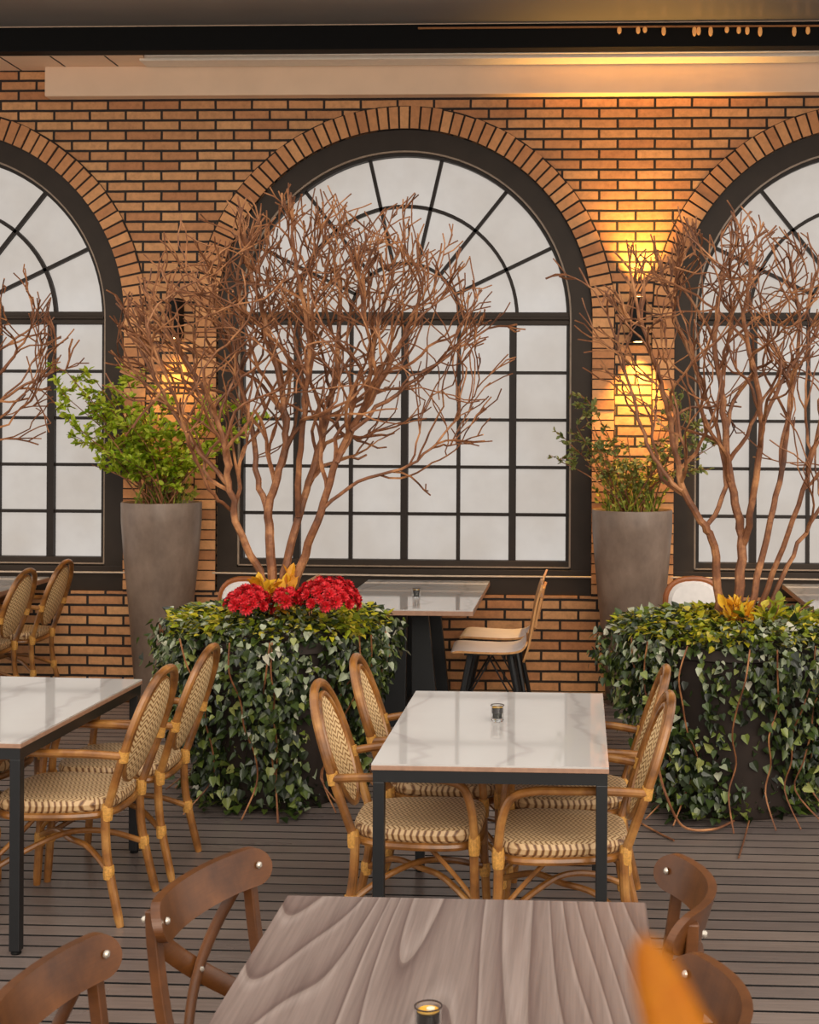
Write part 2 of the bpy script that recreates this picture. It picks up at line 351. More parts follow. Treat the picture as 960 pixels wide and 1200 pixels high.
for wi,c in enumerate(XC):
    win=empty('window_%d'%(wi+1),(c,YW,ZB),kind='structure')
    off=Vector((c,YW,ZB))
    def fin(mb,name,mat,**k):
        mb.v=[(v[0]-off.x,v[1]-off.y,v[2]-off.z) for v in mb.v]; return mb.build(name,mat,win,**k)
    m=MB(); arch_ring(m,c,R-.001,RG+5*px,YW+.025,YW+.20,ZB,ZB); fin(m,'frame',M['frame'],smooth=30)
    m=MB(); arch_ring(m,c,RG+5.2*px,RG+3*px,YW+.035,YW+.13,ZG0-.03,ZG0-.03); fin(m,'frame_lip',M['lip'],smooth=30)
    m=MB(); arch_ring(m,c,RG+3.2*px,RG-1*px,YW+.06,YW+.15,ZG0-.03,ZG0-.03); fin(m,'inner_frame',M['bar'],smooth=30)
    g=MB(); loop=[(c-RG,ZG0)]+[(c-RG*math.cos(PI*k/48),ZS+RG*math.sin(PI*k/48)) for k in range(49)]+[(c+RG,ZG0)]
    g.prism(loop,'y',YW+.12,YW+.13); fin(g,'glass',M['pane'],smooth=0)
    b=MB(); yf,yk=YW+.085,YW+.122
    zt=ZS-8*px
    for k in range(1,6):
        x=c-RG+2*RG*k/6; wdt=(4.2 if k%2 else 2.2)*px
        b.box(x-wdt,x+wdt,yf-(.012 if k%2 else 0),yk,ZG0,zt)
    for k in range(1,5):
        z=ZG0+(zt-ZG0)*k/5; b.box(c-RG,c+RG,yf+.004,yk,z-1.9*px,z+1.9*px)
    for rr in (132*px,65*px):
        n=36
        for k in range(n):
            a0,a1=PI*k/n,PI*(k+1)/n
            P=lambda r_,a:(c-r_*math.cos(a),ZS+r_*math.sin(a))
            q=[P(rr-2*px,a0),P(rr-2*px,a1),P(rr+2*px,a1),P(rr+2*px,a0)]
            b.hexa([(q[0][0],yf,q[0][1]),(q[1][0],yf,q[1][1]),(q[1][0],yk,q[1][1]),(q[0][0],yk,q[0][1])],[(q[3][0],yf,q[3][1]),(q[2][0],yf,q[2][1]),(q[2][0],yk,q[2][1]),(q[3][0],yk,q[3][1])])
    for k in range(1,7):
        a=PI*k/7; d=Vector((math.cos(a),0,math.sin(a))); nn=Vector((-math.sin(a),0,math.cos(a)))*2*px
        o_=Vector((c,0,ZS)); p,q=o_+d*65*px,o_+d*RG
        bot=[p-nn,q-nn]; top=[p+nn,q+nn]
        b.hexa([(bot[0].x,yf,bot[0].z),(bot[1].x,yf,bot[1].z),(bot[1].x,yk,bot[1].z),(bot[0].x,yk,bot[0].z)],[(top[0].x,yf,top[0].z),(top[1].x,yf,top[1].z),(top[1].x,yk,top[1].z),(top[0].x,yk,top[0].z)])
    fin(b,'glazing_bars',M['bar'],smooth=0)
    t=MB(); t.box(c-RG-2*px,c+RG+2*px,YW+.05,YW+.13,ZS-8*px,ZS+7*px); t.box(c-RG-2*px,c+RG+2*px,YW+.03,YW+.13,ZS-2*px,ZS+1.5*px); fin(t,'transom',M['frame'],smooth=0,bevel=.004)
    s=MB(); s.box(c-RG-4*px,c+RG+4*px,YW+.05,YW+.15,ZG0-8*px,ZG0+2*px); s.box(c-R+.002,c+R-.002,YW+.02,YW+.18,ZB,ZG0-8*px); fin(s,'sill_panel',M['frame'],smooth=0,bevel=.004)
    s=MB(); s.box(c-RG-4*px,c+RG+4*px,YW+.035,YW+.06,ZG0-6.0*px,ZG0-4.6*px); fin(s,'sill_strip',M['lip'],smooth=0)
    s=MB(); zc=ZG0-15*px; s.tube([(c-R-.02,YW-.012,zc+.004),(c,YW-.008,zc-.003),(c+R+.05,YW-.012,zc)],.0065,6); fin(s,'cable',M['rail'])
    br=MB(); hw=26*px; ro=R+hw; br.m=1
    arch_ring(br,c,ro+.004,R,YW-.006,YW+.02,ZB,ZB)
    br.m=0; n=int(PI*(R+hw/2)/(12.4*px))
    for k in range(n):
        a0=PI*(k+.10)/n; a1=PI*(k+.90)/n; jit=random.uniform(-.006,.006); yj=YW-.014+random.uniform(-.004,.003)
        P=lambda r_,a:(c-r_*math.cos(a),ZS+r_*math.sin(a))
        q=[P(R+.002,a0),P(R+.002,a1),P(ro+jit-.004,a1),P(ro+jit-.004,a0)]
        br.hexa([(q[0][0],yj,q[0][1]),(q[1][0],yj,q[1][1]),(q[1][0],YW+.01,q[1][1]),(q[0][0],YW+.01,q[0][1])],[(q[3][0],yj,q[3][1]),(q[2][0],yj,q[2][1]),(q[2][0],YW+.01,q[2][1]),(q[3][0],YW+.01,q[3][1])])
    n=int((ZS-ZB)/.0716)
    for sgn in (-1,1):
        for k in range(n):
            z0=ZS-.0716*(k+.93); z1=ZS-.0716*(k+.06); yj=YW-.014+random.uniform(-.004,.003)
            xa,xb=sorted((c+sgn*(R+.002),c+sgn*(ro-.004+random.uniform(-.005,.003))))
            br.box(xa,xb,yj,YW+.01,z0,z1)
    fin(br,'brick_surround',[M['arch'],M['mortar']],smooth=0,bevel=0)

# deck: one floor of boards running along the wall
d=MB(); y=-.6
while y<YW-.02:
    x=-9.0
    st=20
    while x<7.5:
        xe=min(7.5,x+st); zt_=random.uniform(-.0008,0); d.m=1; d.box(x,xe,y+.008,min(y+.092,YW-.01),-.05,zt_-.001); d.m=0; d.box(x,xe,y+.008,min(y+.092,YW-.01),zt_-.001,zt_); x=xe  # board sides near-black, putting the shade of the gaps into the colour
    y+=.1
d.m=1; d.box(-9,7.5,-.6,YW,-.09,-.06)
tag(d.build('floor',[M['deck'],M['deckgap']],smooth=0),kind='structure')

# canopy over the wall: soffit, black beam, ceiling
YBm=9.05
zc=PY(473,57,YBm).z; ztop=PY(473,28,YBm).z
xs=PY(171,70,9.3).x
m=MB(); m.box(X0,X1,6.3,YBm+.01,ztop,ztop+.08); tag(m.build('ceiling',M['ceiling'],smooth=0),kind='structure')
m=MB(); m.box(X0,X1,YBm,YBm+.12,zc,ztop); tag(m.build('trim_1',M['black'],smooth=0,bevel=.004),kind='structure')
m=MB(); m.prism([(X0,YBm+.12),(xs+.02,YBm+.12),(xs-.03,YW-.13),(xs-.03,YW),(X0,YW)],'z',zc,zc+.05)
m.box(X0,X1,YBm,YW+.2,zc+.16,zc+.2)
tag(m.build('trim_2',M['beige'],smooth=0),kind='structure')
m=MB()
for q in (8,67,130):
    x=PY(q,68,9.3).x; m.box(x-.006,x+.006,YBm+.125,YW-.005,zc-.0015,zc+.001)
tag(m.build('trim_3',M['mortar'],smooth=0),kind='structure')
m=MB(); m.box(xs+.02,X1,YBm+.12,YW-.12,zc+.05,zc+.09); tag(m.build('trim_4',M['recess'],smooth=0),kind='structure')
m=MB(); m.box(xs-.03,X1,YW-.30,YW-.13,zc-.015,zc+.02); m.box(xs+.03,X1,YBm+.125,YBm+.14,zc-.005,zc+.03); tag(m.build('trim_5',M['white'],smooth=0,bevel=.003),kind='structure')
p0=PY(53,80,YW-.1); p1=PY(53,113,YW-.1)
m=MB(); m.box(p0.x,X1,YW-.11,YW-.002,PY(473,110.5,YW-.11).z,zc); tag(m.build('trim_6',M['beige'],smooth=0,bevel=.006),kind='structure')
# small rail fixings in the channel and amber drop lights hung along the beam
sl=empty('string_light',PY(850,33,YBm-.02),0,'thin tan cord of tiny amber drop lights along the black beam under the ceiling','string lights')
o0=Vector(sl.location)
m=MB(); pts=[PY(490,33,YBm-.012)-o0,PY(640,32,YBm-.012)-o0,PY(800,31,YBm-.012)-o0,PY(990,30,YBm-.012)-o0]; m.tube(spline(pts,5),.007,6); m.build('cord',M['cord'],sl)
bm_=MB(); bm_.lathe([(.004,0),(.012,-.006),(.015,-.03),(.011,-.05),(.003,-.058)],10)
b0=None
for q in (726,748,756,778,814,819,833,852,866,876,891,931,947):
    p=PY(q,31.5,YBm-.014)-o0
    if b0 is None: b0=bm_.build('bulb',M['bulb'],sl); bb=b0
    else: bb=b0.copy(); C.objects.link(bb); bb.parent=sl
    bb.location=p; bb.scale=(1,1,random.uniform(.7,1.1))

# ------------------------------------------------------------------ sconces
def sconce(px_,y0,y1,label,up,down):
    a=PY(px_,(y0+y1)/2,YW-.07); hh=(y1-y0)/2*SCALE
    r=empty('wall_sconce',(a.x,YW,a.z),0,label,'wall lamp')
    m=MB(); m.prism([(-.058,-.02),(-.045,-.13),(.045,-.13),(.058,-.02)],'z',-hh,hh); m.build('lamp_body',M['black'],r,smooth=0,bevel=.004)
    m=MB(); m.box(-.045,.045,-.03,-.001,-hh*.6,hh*.6); m.build('back_plate',M['metal'],r,smooth=0,bevel=.003)
    for sgn,pw in ((1,up),(-1,down)):
        if pw<=0: continue
        m=MB(); m.lathe([(.03,-.002),(.03,.004)],20,(0,-.075,sgn*hh)); m.build('lens',M['lamp'],r)
        ld=bpy.data.lights.new('sconce beam','SPOT'); ld.energy=pw; ld.color=(1,.54,.11); ld.spot_size=math.radians(84); ld.spot_blend=1; ld.shadow_soft_size=.03
        lo=bpy.data.objects.new('beam',ld); C.objects.link(lo); lo.parent=r; lo.location=(0,-.105,sgn*(hh+.02))
        lo.rotation_euler=(0 if sgn<0 else PI,0,0)
sconce(748,349,400,'black box wall sconce lit up and down on brick pier right of middle window',210,180)
sconce(204,350,396,'black wall sconce half hidden by branches, lighting the left brick pier below',0,45)

# ------------------------------------------------------------------ rattan bistro armchair (faces local +X)
def lean(z): return -.215-.16*((z-.44)/.48)
def make_rattan(label):
    r=empty('rattan_armchair',(0,0,0),0,label,'chair')
    hoop=[(lean(.40)+.0,-.175,.40),(lean(.50),-.19,.50),(lean(.62),-.203,.62),(lean(.74),-.2,.74),(lean(.84),-.165,.84),(lean(.905),-.095,.905),(lean(.925),0,.925)]
    hoop=hoop+[(x,-y,z) for x,y,z in hoop[-2::-1]]
    m=MB(); m.tube(spline(hoop,6),.0165,10); m.build('back_frame',M['cane'],r)
    zc_,zr,yr=.695,.195,.158
    rim=[(lean(zc_+zr*math.sin(a))+.004,yr*math.cos(a),zc_+zr*math.sin(a)) for a in [2*PI*k/32 for k in range(32)]]
    m=MB(); m.tube(rim,.010,8,closed=True); m.build('panel_rim',M['cane'],r)
    m=MB()
    for sgn in (-1,1):
        rings=[]
        for j in range(7):
            f=j/6; rings.append([(lean(zc_+zr*f*math.sin(a))+sgn*.005-.022*(1-f*f),yr*f*math.cos(a),zc_+zr*f*math.sin(a)) for a in [2*PI*k/32 for k in range(32)]])
        for j in range(1,6):
            for k in range(32):
                k2=(k+1)%32; m.face([rings[j][k],rings[j][k2],rings[j+1][k2],rings[j+1][k]])
        for k in range(32): m.face([rings[0][0],rings[1][k],rings[1][(k+1)%32]])
    m.build('back_panel',M['backweave'],r,smooth=60)
    # seat
    def seat_loop(s,z,n=40,dx=0):
        out=[]
        for k in range(n):
            a=2*PI*k/n; ca,sa=math.cos(a),math.sin(a); e=.55
            xx=math.copysign(abs(ca)**e,ca); yy=math.copysign(abs(sa)**e,sa)
            hw=.216+.012*xx-(0.02 if xx<0 else 0)*abs(xx)
            out.append((.005+dx+.228*s*xx,hw*s*yy,z))
        return out
    L=[seat_loop(.96,.418),seat_loop(1.0,.428),seat_loop(1.02,.446),seat_loop(.99,.463),seat_loop(.9,.468),seat_loop(.6,.470),seat_loop(.25,.466)]
    m=MB()
    for i in range(len(L)-1):
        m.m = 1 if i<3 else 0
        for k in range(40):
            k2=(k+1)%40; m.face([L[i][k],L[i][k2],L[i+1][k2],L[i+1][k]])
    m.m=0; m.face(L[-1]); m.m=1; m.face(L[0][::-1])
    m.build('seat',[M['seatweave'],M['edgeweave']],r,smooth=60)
    m=MB(); m.tube(seat_loop(.985,.405),.0145,8,closed=True); m.build('seat_frame',M['cane'],r)
    for s in (-1,1):
        arm=[(lean(.64)+.0,s*.205,.635),(-.16,s*.232,.648),(-.02,s*.24,.65),(.10,s*.24,.648),(.175,s*.238,.622),(.205,s*.235,.55),(.215,s*.232,.47),(.218,s*.228,.41)]
        m=MB(); m.tube(spline(arm,6),.0155,10); m.build('armrest',M['cane'],r)
    for s in (-1,1):
        m=MB(); m.tube(spline([(.215,s*.222,.43),(.22,s*.224,.25),(.235,s*.228,0.0)],5),[.0165]*10+[.014],10); m.build('leg',M['cane'],r)
        m=MB(); m.tube(spline([(-.205,s*.182,.43),(-.215,s*.184,.25),(-.27,s*.195,0.0)],5),[.017]*10+[.014],10); m.build('leg',M['cane'],r)
    for s in (-1,1):
        m=MB(); m.tube(spline([(.222,s*.226,.20),(.10,s*.10,.262),(-.0,s*(-.005),.275+.012*s),(-.11,s*-.10,.262),(-.222,s*-.186,.20)],5),.0115,8); m.build('stretcher',M['cane'],r)
        m=MB(); m.tube(spline([(.222,s*.226,.225),(.15,s*.195,.30),(.06,s*.19,.395)],5),.009,7); m.build('brace',M['cane'],r)
    for (x,y,z,h_) in ((.217,.226,.42,.035),(.217,-.226,.42,.035),(-.212,.18,.42,.03),(-.212,-.18,.42,.03),(.223,.225,.19,.025),(.223,-.225,.19,.025),(-.222,.187,.2,.025),(-.222,-.187,.2,.025)):
        m=MB(); m.tube([(x,y,z-h_),(x,y,z-h_*.3),(x,y,z+h_*.3),(x,y,z+h_)],[.019,.0215,.0215,.019],10); m.build('binding',M['binding'],r)
    for s in (-1,1):
        m=MB(); m.tube([(lean(.64)+.004,s*.20,.615),(lean(.64)-.003,s*.203,.655)],.0205,10); m.build('binding',M['binding'],r)
    return r
G_c='rattan armchairs'
ch=make_rattan('rattan armchair nearest the viewer on the left side of the middle white table')
ch.location=(-.575,4.93,0); ch['group']=G_c
for x,y,rz,lab in (
 (-.53,5.50,.03,'rattan armchair on left side of the middle white table, the one nearer the ivy planter'),
 (-.055,4.80,PI+.02,'rattan armchair nearest the viewer on the right side of the middle white table'),
 (-.035,5.34,PI-.03,'rattan armchair on right side of the middle white table, farther from the viewer'),
 (-1.96,5.20,PI-.03,'rattan armchair on the right side of the left marble table, nearer the viewer'),
 (-1.925,5.70,PI+.0,'rattan armchair at the left marble table closest to the red-flowered ivy planter'),
 (-2.60,5.18,.0,'rattan armchair cut by the left photo edge across the left marble table, nearer one'),
 (-2.60,5.70,.0,'rattan armchair cut by the left photo edge across the left marble table, farther one'),
 (-3.87,8.52,PI,'small distant rattan armchair below the left window, nearer and more to the left'),
 (-3.84,9.08,PI+.02,'small distant rattan armchair below the left window, right one next to the brick')):
    dup(ch,(x,y,0),rz,lab,G_c)

# ------------------------------------------------------------------ tables
def four_leg_table(name,x0,x1,y0,y1,label,h=.75,topmat='top',edge='tan',leg=.038):
    cx,cy=(x0+x1)/2,(y0+y1)/2; hx,hy=(x1-x0)/2,(y1-y0)/2
    r=empty(name,(cx,cy,0),0,label,'table')
    m=MB(); m.box(-hx,hx,-hy,hy,h-.006,h); m.build('tabletop',M[topmat],r,smooth=0)
    m=MB(); m.box(-hx-.001,hx+.001,-hy-.001,hy+.001,h-.022,h-.006); m.build('edge_band',M[edge],r,smooth=0,bevel=.002)
    m=MB(); a=.045; z0,z1=h-.062,h-.022
    m.box(-hx+.004,hx-.004,-hy+.004,-hy+.004+leg,z0,z1); m.box(-hx+.004,hx-.004,hy-.004-leg,hy-.004,z0,z1)
    m.box(-hx+.004,-hx+.004+leg,-hy+.004+leg,hy-.004-leg,z0,z1); m.box(hx-.004-leg,hx-.004,-hy+.004+leg,hy-.004-leg,z0,z1)
    m.build('apron_frame',M['metal'],r,smooth=0)
    for sx in (-1,1):
        for sy in (-1,1):
            x,y_=sx*(hx-.004-leg/2),sy*(hy-.004-leg/2)
            m=MB(); m.box(x-leg/2,x+leg/2,y_-leg/2,y_+leg/2,.012,z0); L=m.build('leg',M['metal'],r,smooth=0,bevel=.003)
            m=MB(); m.lathe([(.016,0),(.019,.004),(.014,.014)],12,(x,y_,0)); m.build('foot',M['black'],L)
    return r
a=PZ(435,896,.75); b=PZ(713,898,.75); c_=PZ(487,810,.75); e_=PZ(707,812,.75)
tc_x0=(a.x+c_.x)/2; tc_x1=(b.x+e_.x)/2; tc_y0=(a.y+b.y)/2; tc_y1=(c_.y+e_.y)/2
four_leg_table('dining_table',tc_x0,tc_x1,tc_y0,tc_y1,'glossy white square-cornered table on black steel legs in the middle of the deck')
a=PZ(24,870,.75); c_=PZ(170,796,.75)
tl_x1=(a.x+c_.x)/2-.03
tl=four_leg_table('dining_table',tl_x1-.8,tl_x1,a.y,c_.y,'white veined marble table on black legs at the left edge')
tl.rotation_euler=(0,0,-.04); piv=Vector((tl_x1,a.y,0)); tl.location=piv+Matrix.Rotation(-.04,3,'Z')@(Vector(tl.location)-piv)
a=PZ(336,1050,.75); b=PZ(757,1056,.75); tw_y1=(a.y+b.y)/2; tw=(a.x,b.x)
r=empty('dining_table',((tw[0]+tw[1])/2,tw_y1-.6,0),0,'grey-brown grained wooden table filling the bottom foreground','table')
hx=(tw[1]-tw[0])/2; TWC=Vector(r.location)
m=MB(); m.box(-hx,hx,-.6,.6,.722,.75); m.build('tabletop',M['grain'],r,smooth=0,bevel=.003)
m=MB(); m.lathe([(.25,0),(.25,.012),(.04,.03),(.035,.05)],32); m.build('base',M['metal'],r)
m=MB(); m.lathe([(.035,.03),(.035,.69)],20); m.build('column',M['metal'],r)
m=MB(); m.box(-.3,.3,-.03,.03,.69,.722); m.box(-.03,.03,-.45,.45,.69,.722); m.build('bracket',M['metal'],r,smooth=0)

def pedestal_table(x0,x1,y0,y1,h,label):
    cx,cy=(x0+x1)/2,(y0+y1)/2; hx,hy=(x1-x0)/2,(y1-y0)/2
    r=empty('pedestal_table',(cx,cy,0),0,label,'table')
    m=MB(); m.box(-hx,hx,-hy,hy,h-.006,h); m.build('tabletop',M['top'],r,smooth=0)
    m=MB(); m.box(-hx-.001,hx+.001,-hy-.001,hy+.001,h-.034,h-.006); m.build('edge_band',M['tan'],r,smooth=0,bevel=.002)
    for sy in (-1,1):
        y=sy*hy*.45
        for sx in (-1,1):                                  # splayed black steel plates
            m=MB(); x=sx*.065; m.hexa([(x-.085+sx*.04,y-.03,0),(x+.085+sx*.04,y-.03,0),(x+.085+sx*.04,y+.03,0),(x-.085+sx*.04,y+.03,0)],
                [(x-.05,y-.02,h-.05),(x+.05,y-.02,h-.05),(x+.05,y+.02,h-.05),(x-.05,y+.02,h-.05)]); m.build('leg',M['metal'],r,smooth=0,bevel=.004)
    m=MB(); m.box(-hx*.6,hx*.6,-hy*.75,hy*.75,h-.05,h-.034); m.build('top_plate',M['metal'],r,smooth=0)
    m=MB(); m.tube([(-.02,-hy*.45,.12),(-.02,hy*.45,.12)],.015,8); m.build('stretcher',M['metal'],r)
    return r
WT=.775
q0=PZ(432,684,WT); q1=PZ(573,683,WT); q2=PZ(551,721,WT)
yb_=YW-.06; xr=(q1.x+q2.x)/2; xl=PY(432,684,yb_).x
pedestal_table(xl,xr,max(q2.y,yb_-1.5),yb_,WT,'white table with tan edge and black plate legs below the middle window')
x=PY(47,678,9.3).x; pedestal_table(x-.8,x,7.95,YW-.08,WT,'white table cut by left photo edge behind the two distant rattan armchairs')
x=PY(918,684,9.45).x; pedestal_table(x,x+.85,8.0,YW-.06,WT,'white table partly seen behind the right ivy planter below the right window')
print('tables', tc_x0,tc_x1,tc_y0,tc_y1,'left',tl_x1,a.y,'wood',tw,tw_y1,'wall',xl,xr,q2.y)

# ------------------------------------------------------------------ plywood chairs (face local +X)
def make_ply(label):
    r=empty('plywood_chair',(0,0,0),0,label,'chair')
    def shell(path,hw0,hw1,th=.013):
        pts=spline([(p[0],0,p[1]) for p in path],6); n=len(pts); m=MB(); front=[];back=[]
        for i,p in enumerate(pts):
            t=(pts[min(i+1,n-1)]-pts[max(i-1,0)]).normalized(); nn=Vector((t.z,0,-t.x)); f=i/(n-1); hw=hw0+(hw1-hw0)*f
            if f>.92: hw*=1-.12*((f-.92)/.08)
            if f<.08: hw*=1-.08*((.08-f)/.08)
            front.append([(p.x,-hw,p.z),(p.x,hw,p.z)]); q=p-nn*th; back.append([(q.x,-hw,q.z),(q.x,hw,q.z)])
        for i in range(n-1):
            m.m=0; m.face([front[i][0],front[i][1],front[i+1][1],front[i+1][0]])
            m.m=1; m.face([back[i][0],back[i+1][0],back[i+1][1],back[i][1]])
            for s in (0,1): m.face([front[i][s],front[i+1][s],back[i+1][s],back[i][s]])
        m.face([front[0][0],back[0][0],back[0][1],front[0][1]]); m.face([front[-1][0],front[-1][1],back[-1][1],back[-1][0]])
        return m
    m=shell([(.24,.462),(.20,.474),(.05,.468),(-.10,.466),(-.19,.482),(-.225,.53)],.21,.20); 
    m.v=[(v[0],v[1],v[2]) for v in m.v]; m.build('seat',[M['laminate'],M['wood']],r,smooth=40)
    m=shell([(-.20,.40),(-.232,.50),(-.255,.62),(-.28,.76),(-.315,.88)],.18,.205); m.build('backrest',[M['wood'],M['wood']],r,smooth=40)
    m=shell([(-.248,.60),(-.272,.72),(-.292,.80)],.16,.16,.016); m.v=[(v[0]-.018,v[1],v[2]) for v in m.v]; m.build('back_batten',[M['wood'],M['wood']],r,smooth=40)
    for sx,sy in ((1,1),(1,-1),(-1,1),(-1,-1)):
        m=MB(); x0=.12*sx; x1=.21*sx-.0
        m.tube([(x0,sy*.13,.448),(x1,sy*.2,0)],[.022,.014],8); m.build('leg',M['metal'],r)
    for sy in (-1,1):
        m=MB(); m.tube([(.19,sy*.185,.08),(-.02,sy*.10,.44)],.0055,6); m.tube([(-.19,sy*.185,.08),(.02,sy*.10,.44)],.0055,6); m.build('wire_brace',M['metal'],r)
    m=MB(); m.box(-.16,.16,-.15,.15,.436,.452); m.build('seat_plate',M['metal'],r,smooth=0)
    return r
cx_,_,_=PZ(612,770,.45)
xa=PY(612,770,8.55).x
pc=make_ply('plywood chair with white seat right of the table below the middle window, nearer one')
pc.location=(xa-.20,8.58,0); pc.rotation_euler=(0,0,PI+.04); pc['group']='plywood chairs by the middle window'
dup(pc,(xa-.19,9.14,0),PI-.02,'plywood chair with white seat beside the brick wall, farther of the right pair','plywood chairs by the middle window')
dup(pc,(PY(368,663,8.7).x+.315,8.7,0),0,'plywood chair hidden behind the red flowers with only its tan back top showing','plywood chairs by the middle window')

# round-backed chairs seen behind the ivy planters
def make_roundback(label):
    r=empty('round_back_chair',(0,0,0),0,label,'chair')     # faces local -Y
    def ov(s,y,n=28): return [(.165*s*math.copysign(abs(math.cos(a))**.8,math.cos(a)),y,.80+.145*s*math.copysign(abs(math.sin(a))**.8,math.sin(a))) for a in [2*PI*k/n for k in range(n)]]
    m=MB(); m.tube(ov(1,.2),.018,8,closed=True); m.build('back_frame',M['bent'],r)
    m=MB(); A,B,D=ov(.93,.19),ov(.8,.165),ov(.93,.21)
    for k in range(28):
        k2=(k+1)%28; m.face([A[k],A[k2],B[k2],B[k]]); m.face([D[k],D[k2],A[k2],A[k]])
    m.face(B); m.face(D); m.build('back_pad',M['padwhite'],r,smooth=50)
    m=MB(); m.lathe([(.19,.43),(.215,.445),(.215,.465),(.18,.485),(.05,.49)],28); m.build('seat',M['padwhite'],r)
    for s in (-1,1):
        m=MB(); m.tube(spline([(s*.13,.2,.69),(s*.155,.19,.5),(s*.165,.2,.3),(s*.18,.24,0)],4),.016,8); m.build('leg',M['bent'],r)
        m=MB(); m.tube([(s*.14,-.13,.44),(s*.175,-.19,0)],[.018,.014],8); m.build('leg',M['bent'],r)
    return r
rb=make_roundback('white padded round-back chair in brown wooden frame just above the right ivy planter')
rb.location=(PY(816,700,8.25).x,8.05,0); rb.rotation_euler=(0,0,.1); rb['group']='round back chairs behind planters'
dup(rb,(PY(283,690,8.0).x,7.80,0),-.15,'white padded round-back chair in brown wooden frame behind red flowers, left','round back chairs behind planters')

# ------------------------------------------------------------------ dark cross-back chairs (face local +X)
def make_cross(label,bow=.082):
    r=empty('cross_back_chair',(0,0,0),0,label,'chair')
    # curved top rail: arc bulging to -x
    n=44; m=MB(); th=.02; RH=.235; RZ=.80
    def rail(s):                       # s in -1..1
        y=RH*s; x=-.262+(.082-bow)*.6+bow*s*s+.012*s**4; return x,y
    front=[];back=[]; K=6
    for i in range(n+1):
        s=math.sin(PI*(i/n-.5)); x,y=rail(s); x2,y2=rail(s+.01); t=Vector((x2-x,y2-y,0)).normalized(); nn=Vector((t.y,-t.x,0))
        end=max(0,abs(s)-.80)/.20; hgt=.043*math.sqrt(max(0.0025,1-end*end))
        front.append([Vector((x-.3*q,y,RZ+q)) for q in [hgt*(2*k/K-1) for k in range(K+1)]]); back.append([p-nn*th for p in front[-1]])
    for i in range(n):
        for k in range(K):
            m.face([front[i][k],front[i+1][k],front[i+1][k+1],front[i][k+1]]); m.face([back[i][k+1],back[i+1][k+1],back[i+1][k],back[i][k]])
        m.face([front[i][K],front[i+1][K],back[i+1][K],back[i][K]]); m.face([front[i][0],back[i][0],back[i+1][0],front[i+1][0]])
    for i in (0,n):
        for k in range(K): m.face([front[i][k],front[i][k+1],back[i][k+1],back[i][k]])
    m.build('top_rail',M['dark'],r,smooth=50,bevel=.003)
    for s in (-1,1):
        x,y=rail(s*.86)
        post=[(x-.030,y,.825),(x-.026,y,.75),(x-.004,y*.99,.60),(-.17,y*.97,.46),(-.175,y*.97,.3),(-.235,y*1.02,0)]
        m=MB(); m.tube(spline(post,5),[.019]*21+[.0185,.018,.017,.016,.015],4,up=(1,1,0)); m.build('leg',M['dark'],r,smooth=25,bevel=.003)
        m=MB(); m.tube([(.175,s*.185,.45),(.195,s*.2,0)],[.021,.015],8); m.build('leg',M['dark'],r)
    for s in (-1,1):                    # crossing slats, bowed back
        x,y=rail(.8)
        pts=[]
        for i in range(13):
            f=i/12; yy=s*(-.165+.33*f); z=.49+.26*f; xx=-.175-.075*f-.035*math.sin(PI*f)*1.0+(.004 if s>0 else -.006)
            pts.append((xx,yy,z))
        m=MB(); m.tube(pts,.024,8,flat=.30,up=(0,s*-.65,.76)); m.build('cross_slat',M['dark'],r,smooth=50)
    for s in (-.84,.84):
        x,y=rail(s); m=MB(); m.lathe([(.0085,0),(.008,.004),(.004,.0075)],14); o=m.build('screw_cap',M['screw'],r); o.location=(x+.002,y,.803); o.rotation_euler=(0,PI/2,-.35*s)
        m=MB(); m.lathe([(.0085,0),(.008,.005),(.004,.009)],14); o=m.build('screw_cap',M['screw'],r); o.location=(x-.050,y,.80); o.rotation_euler=(0,-PI/2,-.35*s)
    m=MB(); m.lathe([(.007,0),(.0065,.004),(.003,.007)],14); o=m.build('screw_cap',M['screw'],r); o.location=(-.2375,0,.62); o.rotation_euler=(0,PI/2,0)
    def sl(s,z,n=36):
        out=[]
        for k in range(n):
            a=2*PI*k/n; ca,sa=math.cos(a),math.sin(a); out.append((.01+.215*s*math.copysign(abs(ca)**.6,ca),(.215+.012*ca)*s*math.copysign(abs(sa)**.6,sa),z))
        return out
    L=[sl(.96,.43),sl(1,.437),sl(1,.46),sl(.97,.468),sl(.7,.462),sl(.3,.458)]; m=MB()
    for i in range(len(L)-1):
        for k in range(36): m.face([L[i][k],L[i][(k+1)%36],L[i+1][(k+1)%36],L[i+1][k]])
    m.face(L[-1]); m.face(L[0]); m.build('seat',M['dark'],r,smooth=45)
    for s in (-1,1):
        m=MB(); m.tube([(.18,s*.19,.22),(-.185,s*.185,.22)],.011,8); m.build('stretcher',M['dark'],r)
    return r
def by_rail(pa,pb,z=.84):
    """origin and heading from the two rail ends (photo pixels), chair facing to the right of a->b reversed"""
    A=PZ(*pa,z); B=PZ(*pb,z); return A,B
cb=make_cross('dark brown cross-back wooden chair left of the wooden table, its whole back rail visible',.038)
G_x='dark cross back chairs at the wooden table'
A=PZ(333,1007,.80); B=PZ(190,1096,.80); mid=(A+B)/2; dv=(A-B); rz=math.atan2(dv.y,dv.x)-PI/2
R2=Matrix.Rotation(rz,3,'Z')
cb.location=mid-R2@Vector((-.168,0,.80)); cb.location.z=0; cb.rotation_euler=(0,0,rz); cb['group']=G_x
print('cross', (A-B).length,rz,cb.location)
A2=PZ(152,1113,.80); o2=A2-Matrix.Rotation(-.13,3,'Z')@Vector((-.168,.235,.80)); o2.z=0
dup(cb,o2,-.13,'dark brown cross-back wooden chair in the bottom left photo corner',G_x)
A=PZ(771,1014,.80); B=PZ(776,1104,.80); print('right', A,B,(A-B).length)
